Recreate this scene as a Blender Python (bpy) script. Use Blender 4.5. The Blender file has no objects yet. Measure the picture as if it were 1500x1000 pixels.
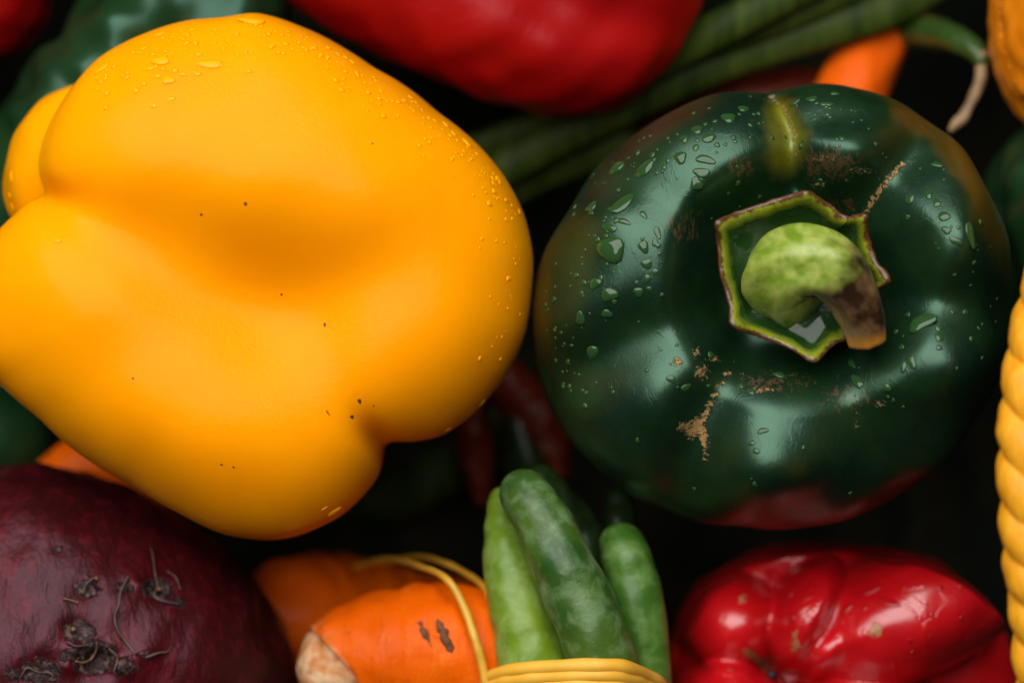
import bpy, bmesh, math, random
import numpy as np
from mathutils import Vector, Matrix

scene = bpy.context.scene
COL = scene.collection
S = 0.00014            # metres per unit of the layout grid (about 0.14 mm)
DU = 5000.0            # camera height above the layout plane, in units
random.seed(7)
RNG = np.random.default_rng(11)

# ------------------------------------------------------------------ camera
cam = bpy.data.cameras.new('camera')
cam_o = bpy.data.objects.new('camera', cam)
COL.objects.link(cam_o)
cam_o.location = (0, 0, DU * S)
cam_o.rotation_euler = (0, 0, 0)
cam.sensor_width = 36.0
cam.lens = 36.0 * DU / 1500.0
cam.clip_start = 0.01
cam.clip_end = 50
cam.dof.use_dof = True
cam.dof.focus_distance = (DU - 115) * S
cam.dof.aperture_fstop = 5.6
scene.camera = cam_o

# ------------------------------------------------------------------ light
w = bpy.data.worlds.new('World')
scene.world = w
w.use_nodes = True
w.node_tree.nodes['Background'].inputs[0].default_value = (0.75, 0.85, 1.0, 1)
w.node_tree.nodes['Background'].inputs[1].default_value = 0.016

lamp = bpy.data.lights.new('window_light', 'AREA')
lamp.shape = 'RECTANGLE'
lamp.size = 1.6
lamp.size_y = 1.55
lamp.energy = 35.0
lamp.color = (1.0, 0.985, 0.96)
lamp_o = bpy.data.objects.new('window_light', lamp)
COL.objects.link(lamp_o)
lamp_o.location = (-0.26, 0.67, 0.98)
lamp_o.rotation_euler = (Vector((0, 0, 0)) - lamp_o.location).to_track_quat('-Z', 'Y').to_euler()

vs = scene.view_settings
vs.view_transform = 'Standard'
vs.look = 'None'
vs.exposure = 0.0
vs.gamma = 1.0
vs.use_curve_mapping = False
scene.render.engine = 'CYCLES'
scene.cycles.use_denoising = True
scene.cycles.max_bounces = 10
scene.cycles.transmission_bounces = 8
scene.cycles.caustics_refractive = True


# ------------------------------------------------------------------ helpers
def P(px, py, z=0.0):
    f = (DU - z) / DU
    return Vector(((px - 750.0) * f * S, (500.0 - py) * f * S, z * S))


def smooth01(x, a, b):
    t = np.clip((x - a) / (b - a), 0, 1)
    return t * t * (3 - 2 * t)


def waves(p, scale, seed, n=14):
    """smooth pseudo noise: sum of random plane waves, about -1..1"""
    r = np.random.default_rng(seed)
    k = r.normal(size=(n, 3))
    k /= np.linalg.norm(k, axis=1)[:, None]
    k *= r.uniform(0.6, 1.6, n)[:, None] * (2 * math.pi / scale)
    ph = r.uniform(0, 6.28, n)
    out = np.zeros(len(p))
    for i in range(n):
        out += np.sin(p @ k[i] + ph[i])
    return out / math.sqrt(n)


def line_field(x, y, pts, soft=True):
    """distance to a polyline and the interpolated extra columns of pts"""
    pts = np.array(pts, float)
    best = np.full(len(x), 1e9)
    ex = np.zeros((len(x), max(pts.shape[1] - 2, 0)))
    for a, b in zip(pts[:-1], pts[1:]):
        d = b[:2] - a[:2]
        t = np.clip(((x - a[0]) * d[0] + (y - a[1]) * d[1]) / max(d @ d, 1e-9), 0, 1)
        dist = np.hypot(x - a[0] - t * d[0], y - a[1] - t * d[1])
        m = dist < best
        best[m] = dist[m]
        if ex.shape[1]:
            ex[m] = (a[2:] + (b[2:] - a[2:]) * t[:, None])[m]
    return best, ex


def ridge(pts):
    """pts rows: px, py, sigma, height; smooth furrow or rib along the line"""
    q = np.array(pts, float)
    L = np.r_[0, np.cumsum(np.hypot(np.diff(q[:, 0]), np.diff(q[:, 1])))]
    n = max(int(L[-1] / 6), 6)
    u = np.linspace(0, L[-1], n)
    q = np.stack([np.interp(u, L, q[:, k]) for k in range(4)], 1)
    step = L[-1] / (n - 1)

    def f(x, y):
        num = np.zeros(len(x))
        den = np.full(len(x), 1e-12)
        pn = np.full(len(x), 1e-30)
        for px, py, sg, h in q:
            g = np.exp(-((x - px) ** 2 + (y - py) ** 2) / sg ** 2)
            num += g * h
            den += g
            pn += g ** 6 * step / (sg * math.sqrt(math.pi / 6))
        return num / den * np.minimum(pn, 4) ** (1 / 6)
    return f


def bump(cx, cy, sx, sy, h, ang=0.0):
    c, s = math.cos(math.radians(ang)), math.sin(math.radians(ang))

    def f(x, y):
        u = (x - cx) * c + (y - cy) * s
        v = -(x - cx) * s + (y - cy) * c
        return h * np.exp(-(u / sx) ** 2 - (v / sy) ** 2)
    return f


def circ_smooth(a, sig):
    n = len(a)
    k = np.arange(n)
    k = np.minimum(k, n - k)
    g = np.exp(-0.5 * (k / sig) ** 2)
    g /= g.sum()
    return np.real(np.fft.ifft(np.fft.fft(a) * np.fft.fft(g)))


def mesh_obj(name, verts, faces, mat, parent=None, loc=None):
    me = bpy.data.meshes.new(name)
    me.from_pydata(verts, [], faces)
    me.shade_smooth()
    o = bpy.data.objects.new(name, me)
    COL.objects.link(o)
    if mat:
        me.materials.append(mat)
    if loc is not None:
        o.location = loc
    if parent:
        o.parent = parent
    return o


def tag(o, label, cat, group=None):
    o['label'] = label
    o['category'] = cat
    if group:
        o['group'] = group
    return o


_ico = {}


def ico(sub):
    if sub not in _ico:
        bm = bmesh.new()
        bmesh.ops.create_icosphere(bm, subdivisions=sub, radius=1.0)
        me = bpy.data.meshes.new('tmp')
        bm.to_mesh(me)
        bm.free()
        v = np.empty(len(me.vertices) * 3)
        me.vertices.foreach_get('co', v)
        f = np.empty(len(me.polygons) * 3, int)
        me.polygons.foreach_get('vertices', f)
        bpy.data.meshes.remove(me)
        _ico[sub] = (v.reshape(-1, 3), f.reshape(-1, 3))
    return _ico[sub]


def blob_geo(outline, z0, hup, hdn, e=0.9, fields=(), sub=6, lump=(0, 100, 1), center=None, sm=3.0, wide=22.0, lobes=()):
    """closed organic body. outline: traced plan outline on the layout grid; returns coords in units (x, y up, z)"""
    d, faces = ico(sub)
    pts = np.array(outline, float)
    f0 = (DU - z0) / DU
    c = np.array(center if center else pts.mean(0), float)
    ox = (pts[:, 0] - c[0]) * f0
    oy = -(pts[:, 1] - c[1]) * f0
    th = np.arctan2(oy, ox)
    R = np.hypot(ox, oy)
    i = np.argsort(th)
    th, R = th[i], R[i]
    N = 1440
    grid = np.linspace(-math.pi, math.pi, N, endpoint=False)
    Rg = np.interp(grid, np.r_[th - 2 * math.pi, th, th + 2 * math.pi], np.r_[R, R, R])
    Rn = circ_smooth(Rg, sm * 4)
    Rw = circ_smooth(Rg, wide * 4)
    t = np.arctan2(d[:, 1], d[:, 0])
    gi = np.r_[grid, math.pi]
    rn = np.interp(t, gi, np.r_[Rn, Rn[0]])
    rw = np.interp(t, gi, np.r_[Rw, Rw[0]])
    cph = np.hypot(d[:, 0], d[:, 1])
    wgt = smooth01(cph, 0.45, 0.97)
    r = (rw + (rn - rw) * wgt) * np.power(np.clip(cph, 1e-6, 1), e)
    ca = np.where(cph > 1e-6, d[:, 0] / np.maximum(cph, 1e-6), 1)
    sa = np.where(cph > 1e-6, d[:, 1] / np.maximum(cph, 1e-6), 0)
    z = np.sign(d[:, 2]) * np.power(np.abs(d[:, 2]), e)
    z = np.where(z > 0, z * hup, z * hdn)
    X = (c[0] - 750) * f0 + r * ca
    Y = (500 - c[1]) * f0 + r * sa
    Z = z0 + z
    up = smooth01(d[:, 2], 0.0, 0.35)
    for fl in fields:
        k = DU / (DU - Z)
        Z = Z + up * fl(750 + X * k, 500 - Y * k)
    for (lx, ly, rx, ry, ang, lz, lh, k_) in lobes:
        k = DU / (DU - Z)
        u0, v0 = 750 + X * k - lx, 500 - Y * k - ly
        ca_, sa_ = math.cos(math.radians(ang)), math.sin(math.radians(ang))
        u, v = (u0 * ca_ + v0 * sa_) / rx, (-u0 * sa_ + v0 * ca_) / ry
        hz = lz + lh * (np.sqrt(np.maximum(1 - u * u - v * v, 0)) - 2.0 * np.maximum(u * u + v * v - 1, 0))
        Zn = 0.5 * (Z + hz + np.sqrt((Z - hz) ** 2 + k_ * k_))
        Z = Z + up * (Zn - Z)
    co = np.stack([X, Y, Z], 1)
    if lump[0]:
        n = waves(co, lump[1], lump[2])
        co = co + d * (lump[0] * n)[:, None]
    return co, faces, c


class Body:
    """mesh object built from a blob, remembering its surface for placing drops and marks"""
    def __init__(self, name, parts, mat, parent=None):
        co = np.concatenate([p[0] for p in parts])
        fs, off = [], 0
        for p in parts:
            fs.append(p[1] + off)
            off += len(p[0])
        fs = np.concatenate(fs)
        org = np.array([co[:, 0].mean(), co[:, 1].mean(), co[:, 2].min()])
        self.org = org
        me = bpy.data.meshes.new(name)
        v = (co - org) * S
        me.vertices.add(len(v))
        me.vertices.foreach_set('co', v.ravel())
        me.loops.add(len(fs) * 3)
        me.loops.foreach_set('vertex_index', fs.ravel())
        me.polygons.add(len(fs))
        me.polygons.foreach_set('loop_start', np.arange(len(fs)) * 3)
        me.update(calc_edges=True)
        me.validate()
        me.shade_smooth()
        me.materials.append(mat)
        self.o = bpy.data.objects.new(name, me)
        COL.objects.link(self.o)
        self.o.location = org * S
        if parent:
            self.o.parent = parent
            self.o.location = Vector(org * S) - parent.location
        self.co = co
        nr = np.empty(len(me.vertices) * 3)
        me.vertex_normals.foreach_get('vector', nr)
        self.nr = nr.reshape(-1, 3)
        k = DU / (DU - co[:, 2])
        self.px = 750 + co[:, 0] * k
        self.py = 500 - co[:, 1] * k
        self.upm = self.nr[:, 2] > 0.02

    def attr(self, name, val):
        a = self.o.data.attributes.new(name, 'FLOAT', 'POINT')
        a.data.foreach_set('value', np.asarray(val, np.float32))

    def at(self, px, py):
        d = (self.px - px) ** 2 + (self.py - py) ** 2 + np.where(self.upm, 0, 1e9)
        near = np.where(d < d.min() + 30)[0]
        i = near[np.argmax(self.co[near, 2])]
        return self.co[i], self.nr[i]


def catmull(pts, n):
    pts = np.array(pts, float)
    p = np.vstack([2 * pts[0] - pts[1], pts, 2 * pts[-1] - pts[-2]])
    m = len(pts) - 1
    out = []
    for u in np.linspace(0, m, n):
        i = min(int(u), m - 1)
        t = u - i
        a, b, c, d = p[i], p[i + 1], p[i + 2], p[i + 3]
        out.append(0.5 * ((2 * b) + (c - a) * t + (2 * a - 5 * b + 4 * c - d) * t * t + (3 * b - a - 3 * c + d) * t ** 3))
    return np.array(out)


def tube_geo(pts, n=40, seg=20, round0=True, round1=True, lump=(0, 60, 1), flat=1.0, ring=None):
    """pts rows: px, py, z, radius (layout units). Returns coords in units."""
    q = catmull(pts, n)
    rad = np.maximum(q[:, 3], 0.3)
    f = (DU - q[:, 2]) / DU
    c = np.stack([(q[:, 0] - 750) * f, (500 - q[:, 1]) * f, q[:, 2]], 1)
    L = [c]
    if round0 or round1:
        def cap(ci, di, ri):
            a = np.linspace(0.18, 1.0, 6) * (math.pi / 2)
            return ci + di[None, :] * (np.sin(a) * ri)[:, None], np.maximum(np.cos(a) * ri, 0.02 * ri)
        if round0:
            d0 = c[0] - c[1]
            d0 /= np.linalg.norm(d0)
            cc, rr = cap(c[0], d0, rad[0])
            c = np.vstack([cc[::-1], c])
            rad = np.r_[rr[::-1], rad]
        if round1:
            d1 = c[-1] - c[-2]
            d1 /= np.linalg.norm(d1)
            cc, rr = cap(c[-1], d1, rad[-1])
            c = np.vstack([c, cc])
            rad = np.r_[rad, rr]
    T = np.gradient(c, axis=0)
    T /= np.linalg.norm(T, axis=1)[:, None]
    u = np.cross(T[0], [0, 0, 1.0])
    if np.linalg.norm(u) < 1e-3:
        u = np.cross(T[0], [0, 1.0, 0])
    u /= np.linalg.norm(u)
    V = []
    n2 = len(c)
    for i in range(n2):
        u = u - T[i] * (u @ T[i])
        u /= np.linalg.norm(u)
        v = np.cross(T[i], u)
        for j in range(seg):
            a = 2 * math.pi * j / seg
            rr = rad[i]
            if ring is not None:
                rr *= ring(i / (n2 - 1), a)
            V.append(c[i] + rr * (math.cos(a) * u + math.sin(a) * v * flat))
    V = np.array(V)
    if lump[0]:
        nrm = V - np.repeat(c, seg, 0)
        nrm /= np.maximum(np.linalg.norm(nrm, axis=1), 1e-6)[:, None]
        V = V + nrm * (lump[0] * waves(V, lump[1], lump[2]))[:, None]
    F = []
    for i in range(n2 - 1):
        for j in range(seg):
            k = (j + 1) % seg
            F.append((i * seg + j, i * seg + k, (i + 1) * seg + k, (i + 1) * seg + j))
    F.append(tuple(range(seg))[::-1])
    F.append(tuple((n2 - 1) * seg + j for j in range(seg)))
    return V, F, n2


def tube(name, pts, mat, parent=None, **kw):
    V, F, n2 = tube_geo(pts, **kw)
    org = np.array([V[:, 0].mean(), V[:, 1].mean(), V[:, 2].min()])
    loc = Vector(org * S)
    if parent:
        loc = loc - parent.location
    o = mesh_obj(name, ((V - org) * S).tolist(), F, mat, parent, loc)
    a = o.data.attributes.new('along', 'FLOAT', 'POINT')
    seg = kw.get('seg', 20)
    a.data.foreach_set('value', np.repeat(np.linspace(0, 1, n2), seg).astype(np.float32))
    return o


# ------------------------------------------------------------------ materials
class NT:
    def __init__(self, name):
        self.m = bpy.data.materials.new(name)
        self.m.use_nodes = True
        self.t = self.m.node_tree
        self.b = self.t.nodes['Principled BSDF']
        self.tc = self.t.nodes.new('ShaderNodeTexCoord').outputs['Object']

    def link(self, a, b):
        self.t.links.new(a, b)

    def put(self, sock, val):
        if hasattr(val, 'is_output'):
            self.link(val, sock)
        else:
            sock.default_value = val

    def set(self, **kw):
        for k, v in kw.items():
            self.put(self.b.inputs[k.replace('_', ' ')], v)

    def mapping(self, scale=(1, 1, 1), rot=(0, 0, 0)):
        n = self.t.nodes.new('ShaderNodeMapping')
        self.link(self.tc, n.inputs[0])
        n.inputs['Scale'].default_value = scale
        n.inputs['Rotation'].default_value = rot
        return n.outputs[0]

    def noise(self, scale, detail=4, rough=0.5, vec=None, dist=0.0):
        n = self.t.nodes.new('ShaderNodeTexNoise')
        self.link(vec if vec is not None else self.tc, n.inputs['Vector'])
        n.inputs['Scale'].default_value = scale
        n.inputs['Detail'].default_value = detail
        n.inputs['Roughness'].default_value = rough
        n.inputs['Distortion'].default_value = dist
        return n.outputs['Fac']

    def voro(self, scale, feature='F1', vec=None):
        n = self.t.nodes.new('ShaderNodeTexVoronoi')
        n.feature = feature
        self.link(vec if vec is not None else self.tc, n.inputs['Vector'])
        n.inputs['Scale'].default_value = scale
        return n.outputs['Distance']

    def ramp(self, fac, stops):
        n = self.t.nodes.new('ShaderNodeValToRGB')
        e = n.color_ramp.elements
        while len(e) < len(stops):
            e.new(0.5)
        for i, (p, c) in enumerate(stops):
            e[i].position = p
            e[i].color = (c, c, c, 1) if not hasattr(c, '__len__') else (*c, 1)
        self.link(fac, n.inputs[0])
        return n.outputs[0]

    def mix(self, fac, a, b, mode='MIX'):
        n = self.t.nodes.new('ShaderNodeMix')
        n.data_type = 'RGBA'
        n.blend_type = mode
        self.put(n.inputs['Factor'], fac)
        for s, v in ((n.inputs['A'], a), (n.inputs['B'], b)):
            if isinstance(v, tuple) and len(v) == 3:
                v = (*v, 1)
            self.put(s, v)
        # colour sockets are the ones used for RGBA
        return n.outputs['Result']

    def mixc(self, fac, a, b, mode='MIX'):
        n = self.t.nodes.new('ShaderNodeMixRGB')
        n.blend_type = mode
        for s, v in zip(n.inputs, (fac, a, b)):
            if isinstance(v, tuple) and len(v) == 3:
                v = (*v, 1)
            self.put(s, v)
        return n.outputs[0]

    def math(self, op, a, b=0.0, clamp=False):
        n = self.t.nodes.new('ShaderNodeMath')
        n.operation = op
        n.use_clamp = clamp
        self.put(n.inputs[0], a)
        self.put(n.inputs[1], b)
        return n.outputs[0]

    def attr(self, name):
        n = self.t.nodes.new('ShaderNodeAttribute')
        n.attribute_name = name
        return n.outputs['Fac']

    def bump(self, h, dist, strength=1.0, prev=None):
        n = self.t.nodes.new('ShaderNodeBump')
        n.inputs['Strength'].default_value = strength
        n.inputs['Distance'].default_value = dist
        self.link(h, n.inputs['Height'])
        if prev is not None:
            self.link(prev, n.inputs['Normal'])
        return n.outputs[0]


def skin(name, c1, c2, rough=0.3, sss=0.0, rad=(0.004, 0.002, 0.0005), scale=40, fine=900, bump_d=0.00004,
         spec=0.5, film=0.0, film_scale=160, specks=None):
    """smooth vegetable skin; film = strength of a wet, streaky surface"""
    m = NT(name)
    col = m.mixc(m.ramp(m.noise(scale, 3), [(0.35, 0.0), (0.68, 1.0)]), c1, c2)
    if specks:
        v = m.voro(220)
        s = m.ramp(v, [(0.0, 1.0), (0.035, 1.0), (0.06, 0.0)])
        g = m.ramp(m.noise(35, 2), [(0.60, 0.0), (0.66, 1.0)])
        col = m.mixc(m.math('MULTIPLY', s, g), col, specks)
    nrm = m.bump(m.noise(fine, 3), bump_d, 0.5)
    if film:
        f = m.ramp(m.noise(film_scale, 3, 0.55, dist=1.2), [(0.53, 0.0), (0.575, 1.0)])
        nrm = m.bump(f, 0.00025, film, nrm)
    m.set(Base_Color=col, Roughness=rough, Normal=nrm, Specular_IOR_Level=spec)
    if sss:
        m.set(Subsurface_Weight=sss, Subsurface_Radius=rad, Subsurface_Scale=1.0)
    return m


def wet(name, col, spec=0.6):
    """a bead of water that shows the colour of the skin under it"""
    m = NT(name)
    m.set(Base_Color=(*col, 1), Roughness=0.07, IOR=1.4, Specular_IOR_Level=spec)
    return m.m


def film_mat():
    """thin water: mostly see-through with a clear gloss"""
    m = NT('thin_water')
    g = m.t.nodes.new('ShaderNodeBsdfGlossy')
    g.inputs['Roughness'].default_value = 0.08
    tr = m.t.nodes.new('ShaderNodeBsdfTransparent')
    tr.inputs['Color'].default_value = (0.9, 0.97, 0.92, 1)
    fr = m.t.nodes.new('ShaderNodeFresnel')
    fr.inputs['IOR'].default_value = 1.45
    mx = m.t.nodes.new('ShaderNodeMixShader')
    m.link(m.math('MULTIPLY', fr.outputs[0], 0.9, True), mx.inputs[0])
    m.link(tr.outputs[0], mx.inputs[1])
    m.link(g.outputs[0], mx.inputs[2])
    m.link(mx.outputs[0], m.t.nodes['Material Output'].inputs['Surface'])
    return m.m


THIN = film_mat()
WET_GREEN = wet('water_on_green', (0.020, 0.062, 0.016))
WET_RED = wet('water_on_red', (0.40, 0.006, 0.008))
WET_YELLOW = wet('water_on_yellow', (0.97, 0.36, 0.002), 0.18)
WET_ORANGE = wet('water_on_orange', (0.80, 0.24, 0.004))
WETS = [WET_GREEN, WET_RED, WET_YELLOW, WET_ORANGE]

# unit drop: flattened closed dome, a few outline variants shared by all drops
DROPS = []
for k in range(6):
    r = np.random.default_rng(40 + k)
    ph, am = r.uniform(0, 6.28, 3), r.uniform(0.03, 0.14, 3)
    seg, rings = 14, 6
    vs_, fs_ = [(0, 0, 1.0)], []
    for i in range(1, rings + 1):
        a = i / rings * math.radians(118)
        for j in range(seg):
            t = 2 * math.pi * j / seg
            rr = 1 + am[0] * math.sin(t + ph[0]) + am[1] * math.sin(2 * t + ph[1]) + am[2] * math.sin(3 * t + ph[2])
            vs_.append((math.sin(a) * math.cos(t) * rr, math.sin(a) * math.sin(t) * rr, math.cos(a)))
    for j in range(seg):
        fs_.append((0, 1 + j, 1 + (j + 1) % seg))
    for i in range(rings - 1):
        for j in range(seg):
            a, b = 1 + i * seg + j, 1 + i * seg + (j + 1) % seg
            fs_.append((a, a + seg, b + seg, b))
    fs_.append(tuple(1 + (rings - 1) * seg + j for j in range(seg))[::-1])
    me = bpy.data.meshes.new('water_drop')
    me.from_pydata(vs_, [], fs_)
    me.shade_smooth()
    kinds = []
    for wm in WETS:
        mk = me.copy()
        mk.materials.append(wm)
        kinds.append(mk)
    DROPS.append((kinds, np.array(vs_), fs_))


def drop_matrix(body, px, py, rx, ry, h, ang):
    c, n = body.at(px, py)
    n = Vector(n)
    x = Vector((math.cos(ang), math.sin(ang), 0))
    x = (x - n * x.dot(n)).normalized()
    y = n.cross(x)
    rot = Matrix((x, y, n)).transposed().to_4x4()
    return Matrix.Translation(Vector(c * S)) @ rot @ Matrix.Diagonal((rx * S, ry * S, h * S, 1))


def add_drop(body, px, py, rx, ry=None, ang=0.0, h=None, kind=0):
    ry = ry or rx
    h = h or 0.38 * min(rx, ry)
    me = random.choice(DROPS)[0][kind]
    o = bpy.data.objects.new('water_drop', me)
    COL.objects.link(o)
    o.parent = body.o
    o.matrix_local = Matrix.Translation(-body.o.location) @ drop_matrix(body, px, py, rx, ry, h, ang)


def add_mist(body, spots, mat):
    """all droplets too small to pick apart, as one part"""
    V, F, off = [], [], 0
    for (px, py, r) in spots:
        _, v, f = random.choice(DROPS)
        m = np.array(Matrix.Translation(-body.o.location) @ drop_matrix(body, px, py, r, r * random.uniform(0.7, 1.2), r * 0.42, random.uniform(0, 6.28)))
        V.append(v @ m[:3, :3].T + m[:3, 3])
        F += [tuple(i + off for i in t) for t in f]
        off += len(v)
    o = mesh_obj('water_droplets', np.concatenate(V).tolist(), F, mat, body.o)
    o['kind'] = 'stuff'
    return o


# ------------------------------------------------------------------ basket floor
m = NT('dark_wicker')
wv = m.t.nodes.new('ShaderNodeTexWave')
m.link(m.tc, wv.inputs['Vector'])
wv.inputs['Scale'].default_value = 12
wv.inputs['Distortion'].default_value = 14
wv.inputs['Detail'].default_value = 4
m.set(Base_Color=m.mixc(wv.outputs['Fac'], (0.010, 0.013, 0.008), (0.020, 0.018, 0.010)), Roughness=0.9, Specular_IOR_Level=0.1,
      Normal=m.bump(wv.outputs['Fac'], 0.002, 0.6))
FLOOR_Z = -920
V, F = [], []
n = 48
for j in range(n):
    a = 2 * math.pi * j / n
    V.append((0.26 * math.cos(a), 0.20 * math.sin(a), 0))
V2 = [(x, y, -0.006) for x, y, _ in V]
F = [tuple(range(n)), tuple(range(2 * n - 1, n - 1, -1))] + [(j, n + j, n + (j + 1) % n, (j + 1) % n) for j in range(n)]
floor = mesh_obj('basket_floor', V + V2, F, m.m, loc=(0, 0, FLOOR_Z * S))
floor['kind'] = 'structure'

n, rows = 96, 34
V, F = [], []
for i in range(rows * 4 + 1):
    z = (FLOOR_Z + (40 - FLOOR_Z) * i / (rows * 4)) * S
    for j in range(n):
        a = 2 * math.pi * j / n
        over = math.sin(i / 4 * math.pi * 2) * 0.0012 + 0.0018 * math.sin(j * math.pi / 2) * math.cos(math.pi * int(i / 4))
        fl = 1 + 0.06 * i / (rows * 4)
        V.append(((0.165 * fl + over) * math.cos(a), (0.140 * fl + over) * math.sin(a), z))
for i in range(rows * 4):
    for j in range(n):
        k = (j + 1) % n
        F.append((i * n + j, (i + 1) * n + j, (i + 1) * n + k, i * n + k))
wall = mesh_obj('basket_wall', V, F, floor.data.materials[0])
wall['kind'] = 'structure'

# ------------------------------------------------------------------ yellow pepper
m_yel = skin('yellow_pepper_skin', (0.97, 0.335, 0.0006), (0.95, 0.305, 0.0005), rough=0.26, sss=0.45,
             rad=(0.014, 0.006, 0.0004), scale=30, fine=1100, bump_d=0.00003, specks=(0.32, 0.09, 0.003), spec=0.06)
yo = [(375, 21), (330, 28), (260, 39), (200, 58), (150, 88), (118, 122), (88, 165), (70, 205), (62, 245), (67, 270), (74, 282),
      (40, 308), (4, 338), (-30, 380), (-48, 430), (-45, 490), (-28, 535), (5, 562), (62, 612), (130, 668), (200, 710), (280, 757),
      (340, 783), (400, 791), (450, 781), (500, 756), (540, 716), (562, 685), (568, 662), (566, 650), (553, 641), (570, 644),
      (600, 648), (650, 636), (700, 601), (745, 546), (770, 490), (778, 430), (781, 370), (770, 322), (742, 266), (700, 214),
      (640, 165), (600, 134), (550, 104), (500, 70), (440, 41), (400, 27)]
y_fields = [
    ridge([(58, 287, 20, -40), (110, 310, 46, -34), (200, 358, 76, -34), (310, 420, 96, -50), (400, 460, 108, -62), (455, 525, 90, -20),
           (515, 600, 50, -10), (552, 641, 20, -28)]),
    ridge([(400, 450, 80, -16), (500, 430, 80, -30), (600, 400, 80, -12), (680, 370, 70, 0)]),
    ridge([(150, 210, 90, 10), (260, 220, 90, 20), (400, 250, 95, 26), (520, 280, 90, 16)]),
    bump(110, 430, 100, 80, 18), bump(640, 500, 110, 120, 16, 20), bump(310, 660, 210, 90, 22, 28),
]
yb = blob_geo(yo, -60, 246, 300, e=0.71, fields=y_fields, sub=7, lump=(1.3, 170, 3), center=(390, 400), sm=1.6)
back = blob_geo([(118, 120), (75, 138), (38, 174), (16, 220), (9, 270), (20, 322), (60, 360), (140, 380), (220, 330), (240, 230), (190, 150)],
                -120, 150, 180, e=0.9, sub=5, lump=(2, 100, 8), center=(125, 245), sm=6)
tn = m_yel
yb_h = tn.bump(tn.noise(330, 6, 0.7), 0.0005, 0.22, tn.b.inputs['Normal'].links[0].from_socket)
tn.set(Normal=yb_h)
yellow = Body('yellow_pepper', [yb, back], m_yel.m)
tag(yellow.o, 'large glossy yellow bell pepper lying on its side over the beetroot', 'bell pepper')

# ------------------------------------------------------------------ green pepper
go = [(1130, 136), (1100, 134), (1040, 143), (990, 162), (945, 187), (880, 242), (832, 310), (797, 380), (781, 450), (784, 530), (808, 602),
      (850, 662), (905, 710), (980, 748), (1080, 768), (1200, 768), (1300, 734), (1380, 674), (1434, 600), (1466, 520), (1476, 430),
      (1466, 345), (1438, 272), (1390, 207), (1325, 158), (1250, 134), (1175, 127), (1145, 131)]
g_fields = [
    lambda x, y: -108 * (1 - smooth01(np.hypot(x - 1172, (y - 405) * 1.03), 96, 215)),
    ridge([(1128, 120, 13, -26), (1162, 190, 14, -30), (1166, 270, 16, -20)]),
    ridge([(1125, 120, 50, -34), (1162, 200, 50, -36), (1170, 300, 40, -20)]),
    ridge([(1380, 170, 44, -40), (1315, 250, 40, -50), (1240, 320, 40, -26)]),
    ridge([(1090, 510, 34, -24), (1045, 590, 46, -48), (1000, 740, 54, -50)]),
    ridge([(1040, 460, 46, -16), (930, 500, 54, -42), (790, 560, 56, -44)]),
    ridge([(1290, 440, 36, -10), (1350, 440, 36, -20), (1470, 450, 46, -22)]),
    ridge([(1230, 560, 40, -14), (1280, 640, 50, -34), (1310, 740, 54, -30)]),
    ridge([(1040, 330, 36, -8), (980, 300, 40, -12), (860, 240, 46, -16)]),
    bump(1410, 345, 52, 90, 52), bump(1120, 690, 90, 60, 44), bump(1395, 545, 62, 70, 46), bump(1240, 170, 60, 30, -14), bump(900, 330, 60, 110, 8),
]
gb = blob_geo(go, -70, 246, 300, e=0.67, fields=g_fields, sub=7, lump=(3.0, 170, 21), center=(1140, 440), sm=2.5)

m = NT('green_pepper_skin')
base = m.mixc(m.ramp(m.noise(70, 6, 0.65), [(0.35, 0.0), (0.7, 1.0)]), (0.002, 0.011, 0.004), (0.007, 0.025, 0.005))
oliv = m.ramp(m.math('ADD', m.attr('olive'), m.math('MULTIPLY', m.math('SUBTRACT', m.noise(120, 4), 0.5), 0.8)), [(0.35, 0.0), (0.85, 1.0)])
base = m.mixc(oliv, base, (0.045, 0.030, 0.002))
lime = m.ramp(m.math('ADD', m.attr('lime'), m.math('MULTIPLY', m.math('SUBTRACT', m.noise(260, 4), 0.5), 0.5)), [(0.1, 0.0), (1.3, 1.0)])
base = m.mixc(lime, base, (0.15, 0.14, 0.004))
scn = m.math('ADD', m.attr('scar'), m.math('MULTIPLY', m.math('SUBTRACT', m.noise(1100, 6, 0.72), 0.5), 2.6))
scar = m.ramp(scn, [(0.55, 0.0), (0.72, 1.0)])
scol = m.mixc(m.noise(1600, 3), (0.10, 0.045, 0.012), (0.46, 0.24, 0.07))
base = m.mixc(scar, base, scol)
brw = m.math('ADD', m.attr('russet'), m.math('MULTIPLY', m.math('SUBTRACT', m.noise(1000, 5, 0.7, vec=m.mapping((1, 0.35, 1), (0, 0, 0.5))), 0.5), 2.2))
russ = m.ramp(brw, [(0.62, 0.0), (0.85, 0.75)])
base = m.mixc(russ, base, (0.09, 0.045, 0.018))
rough = m.mixc(scar, m.ramp(m.noise(90, 4), [(0.3, 0.32), (0.7, 0.45)]), (0.65, 0.65, 0.65))
nrm = m.bump(m.noise(1500, 3), 0.00003, 0.5)
nrm = m.bump(m.noise(70, 5, 0.6), 0.0016, 0.10, nrm)
wetm = m.ramp(m.noise(170, 3, 0.6, vec=m.mapping((1.3, 0.7, 1), (0, 0, 0.6)), dist=1.5), [(0.545, 0.0), (0.585, 1.0)])
nrm = m.bump(wetm, 0.00015, 0.16, nrm)
nrm = m.bump(scar, 0.00035, 0.7, nrm)
m.set(Base_Color=base, Roughness=rough, Normal=nrm, Specular_IOR_Level=0.85, Specular_Tint=(0.56, 1.0, 0.74, 1))
green = Body('green_pepper', [gb], m.m)
tag(green.o, 'dark green bell pepper with water drops and its bent stem facing up', 'bell pepper')


def band(pts):
    d, e = line_field(green.px, green.py, pts)
    return np.exp(-(d / e[:, 0]) ** 2)


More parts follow.
